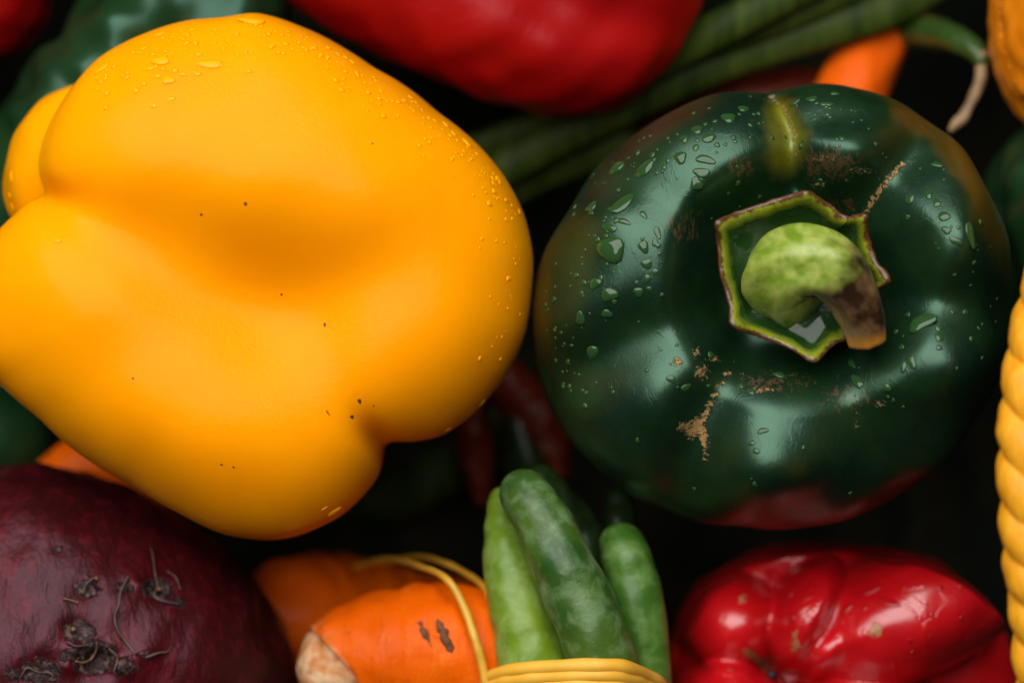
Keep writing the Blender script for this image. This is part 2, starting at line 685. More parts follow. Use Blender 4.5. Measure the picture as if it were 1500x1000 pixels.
def multi(lst):
    v = np.zeros(len(green.px))
    for p in lst:
        v = np.maximum(v, band([(a, b, c_ * 1.45) for a, b, c_ in p]))
    return v * np.where(green.nr[:, 2] > 0.0, 1, 0)


def spot(x, y, sx, sy, h):
    return h * np.exp(-((green.px - x) / sx) ** 2 - ((green.py - y) / sy) ** 2)


green.attr('scar', np.maximum.reduce([multi([
    [(1078, 528, 1.5), (1060, 555, 2.5), (1030, 612, 4)], [(1030, 614, 6), (996, 627, 4)], [(1012, 636, 6), (1028, 626, 7), (1034, 655, 4), (1032, 672, 1.5)],
    [(1128, 142, 2), (1150, 160, 2), (1164, 195, 2.2), (1166, 232, 1.8)],
    [(1322, 240, 3), (1296, 268, 4), (1276, 298, 4), (1258, 325, 3)]]) * 0.95,
    spot(992, 530, 12, 7, .85), spot(1018, 514, 10, 7, .8), spot(1026, 545, 12, 14, .9), spot(1046, 526, 9, 8, .8), spot(1118, 570, 26, 6, .75), spot(1085, 548, 10, 8, .6),
    spot(1288, 592, 10, 7, .8), spot(1255, 610, 5, 20, .7), spot(1210, 232, 40, 9, .62), spot(1260, 250, 30, 8, .66), spot(1200, 270, 16, 8, .6)]))
rr = np.hypot(green.px - 1130, green.py - 440)
oz = smooth01(rr, 300, 350)
ol = oz * (np.exp(-((green.py - 430) / 110) ** 2) * (green.px < 1000) * 1.1 + np.exp(-((green.py - 300) / 120) ** 2) * (green.px > 1300) * 1.1
           + 0.55 * (green.py < 260))
ol = np.maximum(ol, 0.5 * np.exp(-((green.px - 1180) / 60) ** 2 - ((green.py - 690) / 40) ** 2))
green.attr('olive', ol)
green.attr('lime', multi([[(1142, 165, 14), (1154, 200, 18), (1148, 235, 15)]]))
green.attr('russet', np.maximum.reduce([0.9 * np.exp(-((green.px - 1215) / 60) ** 2 - ((green.py - 240) / 38) ** 2),
                                        0.8 * np.exp(-((green.px - 1085) / 28) ** 2 - ((green.py - 245) / 28) ** 2),
                                        0.75 * np.exp(-((green.px - 1000) / 40) ** 2 - ((green.py - 330) / 40) ** 2),
                                        0.7 * np.exp(-((green.px - 1130) / 90) ** 2 - ((green.py - 560) / 26) ** 2),
                                        0.75 * np.exp(-((green.px - 1240) / 60) ** 2 - ((green.py - 580) / 30) ** 2),
                                        0.7 * np.exp(-((green.px - 1230) / 60) ** 2 - ((green.py - 300) / 30) ** 2)]))

# calyx: a raised six-pointed cup with a thin dry edge
gc = green.at(1165, 410)[0]
cz = gc[2] + 24
cal = [(1052, 326, 62), (1078, 312, 50), (1112, 300, 52), (1150, 289, 60), (1182, 284, 66), (1208, 296, 58), (1238, 317, 56), (1250, 316, 62), (1266, 318, 70),
       (1272, 345, 58), (1284, 380, 58), (1300, 410, 62), (1284, 425, 50), (1262, 455, 42), (1246, 488, 40), (1222, 505, 44), (1190, 527, 56),
       (1160, 512, 46), (1118, 495, 42), (1076, 476, 56), (1066, 440, 48), (1055, 395, 50), (1051, 355, 54)]
cal_n = len(cal)
cc = catmull(cal + [cal[0]], cal_n * 4 + 1)[:-1]
cc[:, :2] += RNG.normal(0, 0.8, (len(cc), 2))
cc[:, 2] += RNG.normal(0, 1.2, len(cc))
for q in ((1052, 326), (1182, 284), (1266, 318), (1300, 410), (1190, 527), (1076, 476)):
    dq = np.hypot(cc[:, 0] - q[0], cc[:, 1] - q[1])
    wq = np.exp(-(dq / 16) ** 2)
    cc[:, :2] += (np.array(q) - np.array([1165, 412])) * (0.03 * wq)[:, None]
    cc[:, 2] += 10 * wq
nc = len(cc)
prof = [(1.0, 1.0, 0), (1.012, 1.12, 1), (0.985, 1.18, 1), (0.90, 1.06, 2), (0.83, 0.70, 3), (0.75, 0.36, 3), (0.62, 0.20, 3), (0.45, 0.14, 3), (0.2, 0.12, 3)]
V, F, edge, inner = [], [], [], []
ctr = np.array([1165.0, 412.0])
outp = [(0.80, -0.45), (0.90, 0.0), (0.96, 0.55)] + [(a, b) for a, b, _ in prof]
ev = [0, 0, 0.1, 0.9, 1, 1, 0.35, 0.0, 0, 0, 0, 0]
iv = [0.0, 0.0, 0.2, 0.6, 0.8, 1, 0.85, 0.22, 0.08, 0.0, 0, 0]
for (a, b), e1, i1 in zip(outp, ev, iv):
    for q in cc:
        xy = ctr + (q[:2] - ctr) * a
        z = cz + q[2] * b
        p = P(xy[0], xy[1], z)
        V.append(p)
        edge.append(e1)
        inner.append(i1)
for i in range(len(outp) - 1):
    for j in range(nc):
        k = (j + 1) % nc
        F.append((i * nc + j, i * nc + k, (i + 1) * nc + k, (i + 1) * nc + j))
F.append(tuple((len(outp) - 1) * nc + j for j in range(nc)))
m = NT('calyx_green')
ed = m.ramp(m.math('ADD', m.attr('edge'), m.math('MULTIPLY', m.math('SUBTRACT', m.noise(450, 5, 0.65), 0.5), 1.6)), [(0.55, 0.0), (0.85, 1.0)])
inn = m.ramp(m.math('ADD', m.attr('inner'), m.math('MULTIPLY', m.math('SUBTRACT', m.noise(300, 5, 0.65), 0.5), 1.2)), [(0.2, 0.0), (1.0, 1.0)])
c = m.mixc(inn, (0.022, 0.075, 0.014), (0.24, 0.27, 0.012))
c = m.mixc(ed, c, (0.09, 0.035, 0.012))
m.set(Base_Color=c, Roughness=0.26, Normal=m.bump(m.noise(500, 4), 0.0004, 0.5))
org = green.o.location
calyx = mesh_obj('calyx', [tuple(v - org) for v in V], F, m.m, green.o)
for nm, val in (('edge', edge), ('inner', inner)):
    a = calyx.data.attributes.new(nm, 'FLOAT', 'POINT')
    a.data.foreach_set('value', np.array(val, np.float32))

# puddle of water held in the calyx
V, F = [], []
pn = 40
V.append(P(1165, 412, cz + 28) - org)
for i, s_ in enumerate((0.3, 0.55, 0.74, 0.82)):
    for j in range(nc):
        q = ctr + (cc[j, :2] - ctr) * s_
        z = cz + 28 + 2.0 * math.sin(j * 0.21 + 1) * s_ + (4.5 if i == 3 else 0)
        V.append(P(q[0], q[1], z) - org)
for j in range(nc):
    F.append((0, 1 + j, 1 + (j + 1) % nc))
for i in range(3):
    for j in range(nc):
        k = (j + 1) % nc
        F.append((1 + i * nc + j, 1 + (i + 1) * nc + j, 1 + (i + 1) * nc + k, 1 + i * nc + k))
pud = mesh_obj('water_puddle', [tuple(v) for v in V], [f[::-1] for f in F], THIN, green.o)

# stem
m = NT('stem_green')
al = m.attr('along')
nz = m.math('MULTIPLY', m.math('SUBTRACT', m.noise(160, 4), 0.5), 0.30)
streak = m.noise(60, 5, vec=m.mapping((6, 6, 1)))
c = m.mixc(m.ramp(streak, [(0.35, 0.0), (0.7, 1.0)]), (0.15, 0.24, 0.016), (0.40, 0.46, 0.10))
c = m.mixc(m.ramp(m.math('ADD', al, nz), [(0.60, 0.0), (0.70, 1.0)]), c, m.mixc(m.ramp(m.noise(130, 4), [(0.42, 0.0), (0.66, 1.0)]), (0.022, 0.009, 0.004), (0.22, 0.13, 0.05)))
c = m.mixc(m.ramp(al, [(0.93, 0.0), (0.97, 1.0)]), c, (0.42, 0.17, 0.02))
m.set(Base_Color=c, Roughness=0.34, Normal=m.bump(streak, 0.0002, 0.25), Subsurface_Weight=0.05)


def stem_ring(t, a):
    return 1 + 0.065 * math.sin(5 * a + 7 * t) + 0.02 * math.sin(9 * a - 3 * t)


stem = tube('stem', [(1156, 420, cz - 30, 62), (1150, 412, cz + 24, 60), (1152, 396, cz + 62, 57), (1178, 384, cz + 88, 52), (1214, 392, cz + 98, 47),
                     (1242, 420, cz + 94, 40), (1262, 460, cz + 84, 33), (1271, 502, cz + 70, 26)], m.m, green.o, n=70, seg=36, round1=False, lump=(0.8, 60, 5), ring=stem_ring)

# drops on the green pepper: the larger ones one by one
big = [(897, 364, 19, 17, 0), (915, 295, 21, 9, 0.9), (943, 243, 15, 10, 0.3), (900, 241, 12, 10, .6), (993, 230, 9, 8, 0), (1024, 186, 8, 7, 0), (1032, 229, 13, 6, -.3),
       (1028, 251, 12, 6, -.1), (890, 331, 11, 5, -.3), (912, 322, 9, 4, -.4), (865, 299, 10, 7, .2), (1020, 271, 8, 9, 0), (954, 223, 5, 4, 0), (972, 235, 4, 3, 0),
       (1003, 199, 6, 6, 0), (1015, 213, 4, 5, 0), (1037, 200, 9, 7, 0), (1070, 168, 10, 9, 0), (1090, 155, 8, 6, .2), (937, 360, 7, 8, .3), (953, 355, 4, 6, 0), (962, 341, 4, 9, .4),
       (944, 310, 4, 6, .6), (887, 434, 11, 9, .3), (937, 431, 7, 6, 0), (950, 411, 5, 5, 0), (933, 412, 3, 3, 0), (952, 428, 4, 3, 0), (885, 464, 7, 6, 0), (900, 446, 4, 3, 0),
       (868, 418, 9, 7, .4), (846, 470, 6, 10, 0), (866, 520, 8, 10, 0), (948, 385, 8, 6, .2), (960, 399, 5, 4, 0), (1358, 282, 6, 7, 0), (1372, 295, 5, 7, .2), (1380, 318, 9, 6, -.5),
       (1386, 335, 7, 5, -.4), (1398, 350, 9, 5, -.6), (1333, 288, 8, 6, .4), (1350, 475, 19, 13, .2), (1378, 476, 6, 5, -.4), (1379, 492, 5, 7, .4), (1329, 458, 4, 4, 0),
       (1372, 510, 4, 4, 0), (1330, 525, 6, 9, .1), (1318, 542, 5, 7, -.1), (1425, 345, 7, 16, .2), (1372, 237, 8, 5, -.7), (1045, 520, 6, 5, .4), (980, 556, 6, 5, 0), (1010, 571, 8, 4, .3),
       (1102, 575, 5, 5, 0), (1085, 566, 4, 4, 0), (1118, 628, 7, 4, .2), (1100, 650, 5, 3.5, .5), (1243, 530, 4, 8, .5), (1252, 560, 6, 13, .6),
       (1190, 140, 8, 5, 0), (1222, 132, 6, 5, 0), (1165, 145, 9, 4, 0), (1210, 149, 9, 4, -.2), (1140, 548, 8, 5, -.4), (1300, 570, 5, 5, 0)]
for (x, y, a, b, t) in big:
    add_drop(green, x, y, a * 1.15, b * 1.15, t, 0.46 * min(a, b))
mist = []
for _ in range(3000):
    if len(mist) >= 230:
        break
    t, r = random.uniform(0, 6.283), random.uniform(150, 338)
    x, y = 1130 + r * math.cos(t) * 1.0, 445 - r * math.sin(t) * 0.92
    wgt = 0.05
    if 1.2 < t < 3.7:
        wgt = 0.9 if r > 265 else 0.12
    elif t < 1.2 or t > 5.9:
        wgt = 0.55 if r > 285 else 0.06
    if random.random() < wgt:
        mist.append((x, y, random.choice((1.8, 2.4, 3.0, 3.6, 4.6))))
add_mist(green, mist, WET_GREEN)

# drops on the yellow pepper, mostly along its rim; they take the colour of the skin under them
for (x, y, a, b, t) in [(374, 27, 20, 9, -.05), (148, 96, 13, 6, .8), (232, 45, 10, 5, .4), (236, 85, 14, 9, 0), (216, 98, 6, 4, 0), (245, 117, 9, 7, 0), (228, 109, 5, 3.5, 0),
                        (264, 106, 5, 4, 0), (247, 142, 6, 4, 0), (224, 152, 5, 4, 0), (310, 90, 18, 8, 0), (520, 88, 6, 4, -.6), (508, 80, 5, 4, -.6), (690, 208, 9, 6, -.8), (735, 262, 8, 6, -.9),
                        (655, 178, 7, 5, -.7), (605, 140, 5, 4, -.7), (765, 310, 6, 5, -1), (13, 262, 8, 5, 1.4), (10, 290, 6, 5, 1.4), (15, 308, 6, 4, 1.2), (710, 594, 7, 5, .7), (660, 632, 6, 4, .3),
                        (490, 755, 12, 8, .5), (477, 748, 6, 4, .5), (85, 348, 5, 4, 0)]:
    add_drop(yellow, x, y, a, b, t, kind=2)
mist = []
for i in range(len(yo)):
    a, b = np.array(yo[i], float), np.array(yo[(i + 1) % len(yo)], float)
    if a[0] > 350 and a[1] < 600 or a[1] < 90:
        L = np.linalg.norm(b - a)
        for _ in range(int(L / (3.0 if a[1] < 330 else 9.0))):
            q = a + (b - a) * random.random()
            q = q + (np.array([390, 400.]) - q) * (abs(random.gauss(0, 0.07)) + 0.008)
            mist.append((q[0], q[1], random.choice((1.5, 2, 2.5, 3.2, 4.2))))
add_mist(yellow, mist, WET_YELLOW)

# blemishes on the yellow pepper
m_blem = NT('blemish')
m_blem.set(Base_Color=(0.12, 0.04, 0.004, 1), Roughness=0.7)
for (x, y, a, b, t) in [(527, 592, 4, 5, .2), (516, 612, 5, 4, 0), (485, 605, 1.4, 6, .6), (416, 430, 2.4, 2.4, 0), (476, 471, 3, 4, 0), (361, 303, 3.5, 3.5, 0), (299, 316, 3, 2.5, 0), (190, 555, 2.5, 2, 0),
                        (325, 686, 3, 2, 0), (340, 688, 2.5, 2, 0), (546, 210, 2, 2, 0), (543, 598, 2, 2, 0)]:
    o = bpy.data.objects.new('blemish', None)
    me = DROPS[0][0][0].copy()
    me.name = 'blemish'
    me.materials.clear()
    me.materials.append(m_blem.m)
    bpy.data.objects.remove(o)
    o = bpy.data.objects.new('blemish', me)
    COL.objects.link(o)
    o.parent = yellow.o
    o.matrix_local = Matrix.Translation(-yellow.o.location) @ drop_matrix(yellow, x, y, a * 0.75, b * 0.75, 0.4, t)

# ------------------------------------------------------------------ beetroot
m = NT('beet_skin')
st = m.noise(420, 5, 0.65, vec=m.mapping((1.0, 0.45, 1), (0, 0, -0.5)))
c = m.mixc(m.ramp(m.noise(28, 3), [(0.3, 0.0), (0.72, 1.0)]), (0.016, 0.003, 0.003), (0.06, 0.003, 0.006))
c = m.mixc(m.ramp(st, [(0.50, 0.0), (0.84, 0.6)]), c, (0.18, 0.008, 0.018))
scb = m.math('ADD', m.attr('scab'), m.math('MULTIPLY', m.math('SUBTRACT', m.noise(420, 5, 0.7), 0.5), 1.5))
sm_ = m.ramp(scb, [(0.50, 0.0), (0.66, 1.0)])
c = m.mixc(sm_, c, m.mixc(m.ramp(m.noise(900, 4), [(0.5, 0.0), (0.75, 1.0)]), (0.010, 0.008, 0.008), (0.16, 0.10, 0.075)))
nrm = m.bump(st, 0.0007, 0.7)
nrm = m.bump(m.noise(150, 4), 0.0008, 0.2, nrm)
nrm = m.bump(m.math('MULTIPLY', scb, sm_), 0.0009, 0.7, nrm)
m.set(Base_Color=c, Roughness=0.36, Normal=nrm, Specular_IOR_Level=0.34, Specular_Tint=(1.0, 0.6, 0.7, 1))
bo = [(0, 686), (60, 680), (120, 690), (180, 714), (250, 754), (320, 802), (370, 850), (408, 905), (430, 960), (441, 1010), (436, 1080), (400, 1160), (330, 1230), (220, 1280),
      (80, 1300), (-60, 1270), (-180, 1190), (-240, 1080), (-250, 950), (-210, 830), (-120, 730), (-60, 700)]
sc_pts = [(125, 862, 20, -9), (228, 858, 24, -10), (180, 860, 14, -7), (115, 925, 26, -12), (140, 968, 26, -26), (108, 948, 12, 9), (165, 945, 12, 8), (100, 975, 14, 8), (178, 975, 16, 9), (205, 855, 10, 7), (250, 850, 12, 8), (132, 850, 9, 6), (215, 950, 16, 5), (50, 985, 30, -8), (85, 805, 10, -4), (265, 870, 20, -8)]
bb = blob_geo(bo, -230, 265, 300, e=0.92, fields=[bump(x, y, s, s * .8, h) for x, y, s, h in sc_pts] + [bump(60, 940, 90, 80, 12)], sub=7, lump=(3.5, 90, 31), center=(100, 980), sm=4)
beet = Body('beetroot', [bb], m.m)
tag(beet.o, 'dark purple beetroot with scabby skin and thin rootlets', 'beetroot')
sv = np.zeros(len(beet.px))
for x, y, s, h in [(125, 862, 26, 1), (228, 862, 30, .9), (182, 858, 18, .9), (115, 925, 30, 1), (140, 965, 42, 1.15), (60, 985, 40, .95), (100, 960, 20, .9), (215, 958, 16, .8), (85, 805, 12, .8), (20, 985, 20, .8), (180, 975, 26, .9), (262, 880, 24, .7)]:
    sv = np.maximum(sv, h * np.exp(-((beet.px - x) / s) ** 2 - ((beet.py - y) / (s * .7)) ** 2))
beet.attr('scab', sv)
m_root = NT('rootlet')
m_root.set(Base_Color=m_root.mixc(m_root.noise(500, 3), (0.025, 0.012, 0.012), (0.12, 0.065, 0.05)), Roughness=0.6)
m_tan = NT('dry_root_tip')
m_tan.set(Base_Color=m_tan.mixc(m_tan.noise(500, 3), (0.05, 0.018, 0.010), (0.32, 0.16, 0.06)), Roughness=0.6)


def on(body, pts, lift=3.0):
    out = []
    for p in pts:
        c = body.at(p[0], p[1])[0]
        out.append((p[0], p[1], c[2] + (p[3] if len(p) > 3 else lift), p[2]))
    return out


for pts, mt in [([(219, 795, 0.8, 12), (224, 815, 1.4, 8), (227, 838, 2.0, 4), (232, 860, 3.0, 2)], m_root),
                ([(187, 845, 3.2), (177, 866, 2.8), (174, 885, 2.6), (168, 902, 2.6, 6), (172, 922, 3.2, 6), (185, 940, 3.8), (198, 956, 3.0)], m_root),
                ([(232, 860, 4), (226, 872, 4), (240, 880, 3.5), (262, 884, 2.5)], m_root),
                ([(245, 836, 1.5), (258, 846, 2), (264, 862, 1.8)], m_root),
                ([(93, 876, 1.2), (105, 879, 1.8), (114, 882, 1.6)], m_tan),
                ([(137, 846, 2), (126, 856, 2.4), (122, 868, 2.4)], m_root),
                ([(112, 968, 2.2), (122, 970, 3), (133, 965, 2.6), (141, 952, 2.0), (142, 940, 1.2)], m_tan),
                ([(30, 992, 2), (40, 978, 3), (56, 984, 2.5), (70, 984, 2), (80, 990, 1.5)], m_root),
                ([(215, 962, 3), (232, 956, 2.8), (245, 954, 2), (250, 946, 1.2)], m_root),
                ([(68, 852, 1), (66, 868, 1.5), (70, 880, 1.2)], m_root),
                ([(160, 950, 2.5), (172, 962, 3), (168, 980, 2.5)], m_root),
                ([(100, 940, 3), (112, 946, 3.2), (128, 944, 2.6)], m_root)]:
    tube('rootlet', on(beet, [(p[0], p[1], p[2] * 0.62, *p[3:]) for p in pts], 1.6), mt.m, beet.o, n=26, seg=8, lump=(0.4, 14, 4))
for x, y, r in [(232, 862, 3.5), (107, 921, 4), (140, 846, 2.5)]:
    c = beet.at(x, y)[0]
    tube('root_stub', [(x, y, c[2] - 4, r), (x + 1, y + 1, c[2] + 4, r * .8), (x + 2, y + 1, c[2] + 7, r * .5)], m_tan.m, beet.o, n=8, seg=10, lump=(0.8, 12, 3))

# ------------------------------------------------------------------ red pepper at the lower right, blossom end up
m = NT('red_pepper_skin')
c = m.mixc(m.ramp(m.noise(60, 3), [(0.35, 0.0), (0.7, 1.0)]), (0.62, 0.006, 0.010), (0.46, 0.003, 0.006))
scn = m.math('ADD', m.attr('scar'), m.math('MULTIPLY', m.math('SUBTRACT', m.noise(700, 5, 0.7), 0.5), 1.7))
sc = m.ramp(scn, [(0.55, 0.0), (0.68, 1.0)])
c = m.mixc(sc, c, (0.42, 0.20, 0.06))
nrm = m.bump(m.noise(1300, 3), 0.00003, 0.5)
f = m.ramp(m.noise(130, 3, 0.5, dist=0.8), [(0.54, 0.0), (0.58, 1.0)])
nrm = m.bump(f, 0.0003, 0.34, nrm)
nrm = m.bump(m.noise(60, 4), 0.0016, 0.15, nrm)
nrm = m.bump(sc, 0.0003, 0.5, nrm)
m.set(Base_Color=c, Roughness=0.25, Normal=nrm, Specular_IOR_Level=1.0, Subsurface_Weight=0.08, Subsurface_Radius=(0.005, 0.001, 0.0005), Subsurface_Scale=1.0)
ro = [(980, 950), (992, 900), (1022, 855), (1065, 828), (1120, 802), (1170, 793), (1220, 795), (1270, 803), (1310, 803), (1350, 812), (1408, 848), (1455, 895), (1482, 945), (1492, 1000),
      (1480, 1080), (1430, 1160), (1340, 1210), (1230, 1225), (1110, 1205), (1020, 1140), (980, 1050)]
r_fields = [bump(1132, 986, 90, 80, -20), bump(1020, 860, 90, 90, -20)]
r_lobes = [(1322, 893, 168, 104, -24, -225, 186, 10), (1178, 893, 62, 92, 22, -235, 178, 10), (1072, 905, 78, 72, 0, -235, 126, 12), (1060, 1018, 90, 56, 0, -210, 150, 10),
           (1240, 1066, 150, 82, -8, -220, 170, 10), (1215, 948, 50, 32, -40, -165, 90, 14), (1262, 930, 44, 32, -30, -155, 92, 14), (1165, 812, 110, 70, 0, -330, 140, 16)]
rb = blob_geo(ro, -345, 130, 300, e=0.9, fields=r_fields, lobes=r_lobes, sub=7, lump=(1.4, 90, 44), center=(1235, 1000), sm=3)
red = Body('red_pepper', [rb], m.m)
tag(red.o, 'wet glossy red bell pepper showing its puckered blossom end below the green pepper', 'bell pepper')
d, e = line_field(red.px, red.py, [(1092, 952, 4), (1105, 960, 5), (1122, 978, 6)])
s1 = np.exp(-(d / e[:, 0]) ** 2)
for x, y, s, h in [(1088, 878, 9, .8), (1120, 905, 6, .7), (1282, 922, 18, .75), (1165, 945, 20, .62), (1165, 930, 10, .7)]:
    s1 = np.maximum(s1, h * np.exp(-((red.px - x) / s) ** 2 - ((red.py - y) / s) ** 2))
red.attr('scar', s1)
m_blk = NT('blossom_scar')
m_blk.set(Base_Color=(0.012, 0.010, 0.010, 1), Roughness=0.3)
c = red.at(1131, 988)[0]
tube('blossom_scar', [(1131, 990, c[2] - 6, 9), (1131, 988, c[2] + 4, 8), (1131, 987, c[2] + 7, 5)], m_blk.m, red.o, n=8, seg=14, lump=(0.8, 14, 3))
for pts in [[(1095, 950, 1.5, 3), (1106, 962, 2.2, 4), (1118, 974, 2.6, 4), (1128, 984, 2.5, 4)], [(1088, 958, 1, 2), (1100, 962, 1.6, 3), (1112, 970, 1.8, 3)]]:
    tube('dry_style', on(red, pts), m_tan.m, red.o, n=18, seg=8, lump=(0.4, 10, 2))
for _ in range(26):
    t, r = random.uniform(-0.9, 2.2), random.uniform(90, 235)
    x, y = 1250 + r * math.cos(t), 1000 - r * 0.85 * math.sin(t)
    if y < 998:
        add_drop(red, x, y, random.uniform(2.5, 6), random.uniform(2.5, 5), random.uniform(0, 3), kind=1)
for (x, y, a, b, t) in [(1440, 955, 14, 13, 0), (1270, 862, 18, 7, .3), (1155, 905, 6, 10, .4), (1240, 888, 12, 7, .6), (1300, 880, 20, 6, -.5), (1075, 975, 8, 5, .3)]:
    add_drop(red, x, y, a, b, t, kind=1)

# ------------------------------------------------------------------ carrots
def carrot_mat(name, c1=(0.82, 0.125, 0.001), c2=(0.66, 0.085, 0.001), crown=True):
    m = NT(name)
    c = m.mixc(m.ramp(m.noise(55, 4), [(0.3, 0.0), (0.7, 1.0)]), c1, c2)
    ringn = m.noise(1.0, 4, 0.6, vec=m.mapping((420, 60, 60)))
    c = m.mixc(m.ramp(ringn, [(0.62, 0.0), (0.72, 0.5)]), c, (0.35, 0.06, 0.006))
    if crown:
        al = m.math('ADD', m.attr('along'), m.math('MULTIPLY', m.math('SUBTRACT', m.noise(200, 4), 0.5), 0.12))
        k = m.ramp(al, [(0.05, 1.0), (0.15, 0.0)])
        c = m.mixc(k, c, m.mixc(m.ramp(m.noise(260, 4), [(0.4, 0.0), (0.65, 1.0)]), (0.50, 0.17, 0.04), (0.78, 0.52, 0.30)))
    c = m.mixc(m.ramp(m.noise(180, 6, 0.7), [(0.55, 0.0), (0.72, 0.55)]), c, (0.88, 0.22, 0.015))
    c = m.mixc(m.ramp(m.noise(350, 5, 0.7), [(0.63, 0.0), (0.72, 0.7)]), c, (0.30, 0.045, 0.004))
    n = m.bump(ringn, 0.0009, 0.5)
    n = m.bump(m.noise(800, 4), 0.0003, 0.4, n)
    n = m.bump(m.noise(300, 4), 0.0004, 0.3, n)
    m.set(Base_Color=c, Roughness=0.36, Normal=n, Specular_IOR_Level=0.1, Subsurface_Weight=0.08, Subsurface_Radius=(0.004, 0.001, 0.0003), Subsurface_Scale=1.0)
    return m.m


M_CAR = carrot_mat('carrot_skin')
car = tube('carrot', [(500, 975, -120, 68), (512, 968, -122, 84), (550, 962, -128, 98), (590, 960, -130, 103), (640, 958, -130, 108), (740, 968, -140, 100), (820, 985, -170, 78), (880, 1000, -200, 50)], M_CAR, n=80, seg=48, lump=(2.2, 60, 12))
tag(car, 'bright orange carrot with pale cut crown and dark cracks next to the green pods', 'carrot')
m_crk = NT('crack')
m_crk.set(Base_Color=m_crk.mixc(m_crk.noise(500, 3), (0.03, 0.012, 0.006), (0.28, 0.10, 0.03)), Roughness=0.8)


def on_z(px, py, cx_y, z0, r):
    return z0 + math.sqrt(max(r * r - (py - cx_y) ** 2, 0))


for x0, y0, x1, y1, r in [(615, 912, 630, 945, 4.5), (642, 910, 662, 958, 7)]:
    k = []
    for t in np.linspace(0, 1, 6):
        x, y = x0 + (x1 - x0) * t, y0 + (y1 - y0) * t
        k.append((x, y, on_z(x, y, 960, -130, 108) - r * 0.75 + 1.0, r * (0.35 + 0.65 * math.sin(math.pi * (0.12 + 0.8 * t)))))
    tube('crack', k, m_crk.m, car, n=24, seg=10, lump=(1.6, 12, 9))

car2 = tube('carrot', [(378, 925, -440, 60), (420, 908, -455, 98), (500, 915, -540, 112), (620, 935, -620, 108), (780, 960, -680, 96)], M_CAR, n=60, seg=40, lump=(2.5, 70, 17))
tag(car2, 'shaded carrot lying behind the bright carrot beside the beetroot', 'carrot')
car4 = tube('carrot', [(76, 722, -470, 44), (104, 697, -470, 54), (160, 682, -470, 62), (260, 692, -470, 62), (360, 732, -480, 50)], M_CAR, n=40, seg=32, lump=(2.5, 70, 19))
tag(car4, 'carrot peeking out between the beetroot and the yellow pepper', 'carrot')
car5 = tube('carrot', [(1360, -70, -560, 30), (1330, 0, -530, 40), (1282, 70, -490, 50), (1238, 150, -460, 58), (1190, 260, -450, 64)], carrot_mat('carrot_skin_bright', (0.85, 0.12, 0.004), (0.75, 0.10, 0.003), False), n=50, seg=32, lump=(1.8, 60, 20))
tag(car5, 'blurred orange carrot rising behind the green pepper', 'carrot')
# rubber bands around the carrots
m = NT('rubber_band')
m.set(Base_Color=m.mixc(m.noise(150, 3), (0.62, 0.30, 0.02), (0.70, 0.38, 0.04)), Roughness=0.4, Subsurface_Weight=0.05)
M_BAND = m.m
b1 = tube('rubber_band', [(520, 830, -420, 4), (570, 818, -300, 4.5), (615, 829, -150, 5), (652, 846, -55, 5.5), (676, 880, -38, 6), (694, 930, -14, 6.5), (706, 970, -14, 6.5), (714, 1020, -20, 6.5), (718, 1070, -90, 6), (716, 1110, -150, 5)], M_BAND, n=60, seg=12, lump=(0.5, 30, 5))
tag(b1, 'thin yellow rubber band stretched over the bright carrot', 'rubber band')
b2 = tube('rubber_band', [(560, 825, -420, 4), (610, 815, -330, 4), (645, 822, -240, 4.5), (680, 838, -180, 5), (708, 858, -110, 5), (722, 890, -70, 5), (735, 940, -40, 5)], M_BAND, n=50, seg=12, lump=(0.5, 30, 6))
tag(b2, 'second dim rubber band strand running behind the leftmost green pod', 'rubber band')

# ------------------------------------------------------------------ green pods
def pod_mat(name, c1, c2, c3, seed):
    m = NT(name)
    mp = m.mapping((1, 1, 1), (seed, seed * 2, 0))
    c = m.mixc(m.ramp(m.noise(90, 4, vec=mp), [(0.32, 0.0), (0.66, 1.0)]), c1, c2)
    pt = m.noise(190, 6, 0.62, vec=mp, dist=0.3)
    c = m.mixc(m.ramp(pt, [(0.46, 0.0), (0.66, 0.8)]), c, c3)
    n = m.bump(m.noise(700, 5, 0.65), 0.0003, 0.4)
    n = m.bump(m.noise(200, 3), 0.0004, 0.2, n)
    m.set(Base_Color=c, Roughness=0.33, Normal=n, Subsurface_Weight=0.05, Specular_IOR_Level=0.35)
    return m.m


PM1 = pod_mat('pod_light', (0.15, 0.24, 0.012), (0.09, 0.19, 0.012), (0.22, 0.31, 0.07), 1)
PM2 = pod_mat('pod_dark', (0.018, 0.065, 0.010), (0.065, 0.12, 0.012), (0.13, 0.22, 0.09), 2)
PM4 = pod_mat('pod_shade_dark', (0.006, 0.016, 0.004), (0.012, 0.026, 0.005), (0.02, 0.04, 0.01), 4)  # pod green darkened so shade on the deeper pods is in the colour
PM3 = pod_mat('pod_mid', (0.035, 0.11, 0.012), (0.065, 0.16, 0.014), (0.15, 0.26, 0.07), 3)
grp = 'green pods tied in a bundle'
pd = tube('green_pod', [(734, 730, -100, 17), (738, 770, -80, 28), (750, 840, -60, 42), (770, 920, -45, 50), (788, 1000, -40, 54), (815, 1120, -60, 52)], PM1, n=60, seg=36, lump=(1.6, 50, 51))
tag(pd, 'pale green pod at the left of the tied bundle', 'green pod', grp)
pd = tube('green_pod', [(768, 724, -20, 38), (792, 758, 0, 42), (826, 830, 15, 47), (858, 900, 20, 50), (880, 960, 20, 50), (910, 1060, 0, 50), (930, 1150, -30, 48)], PM2, n=70, seg=40, lump=(1.2, 70, 52))
tag(pd, 'thick darker green pod lying on top in the middle of the bundle', 'green pod', grp)
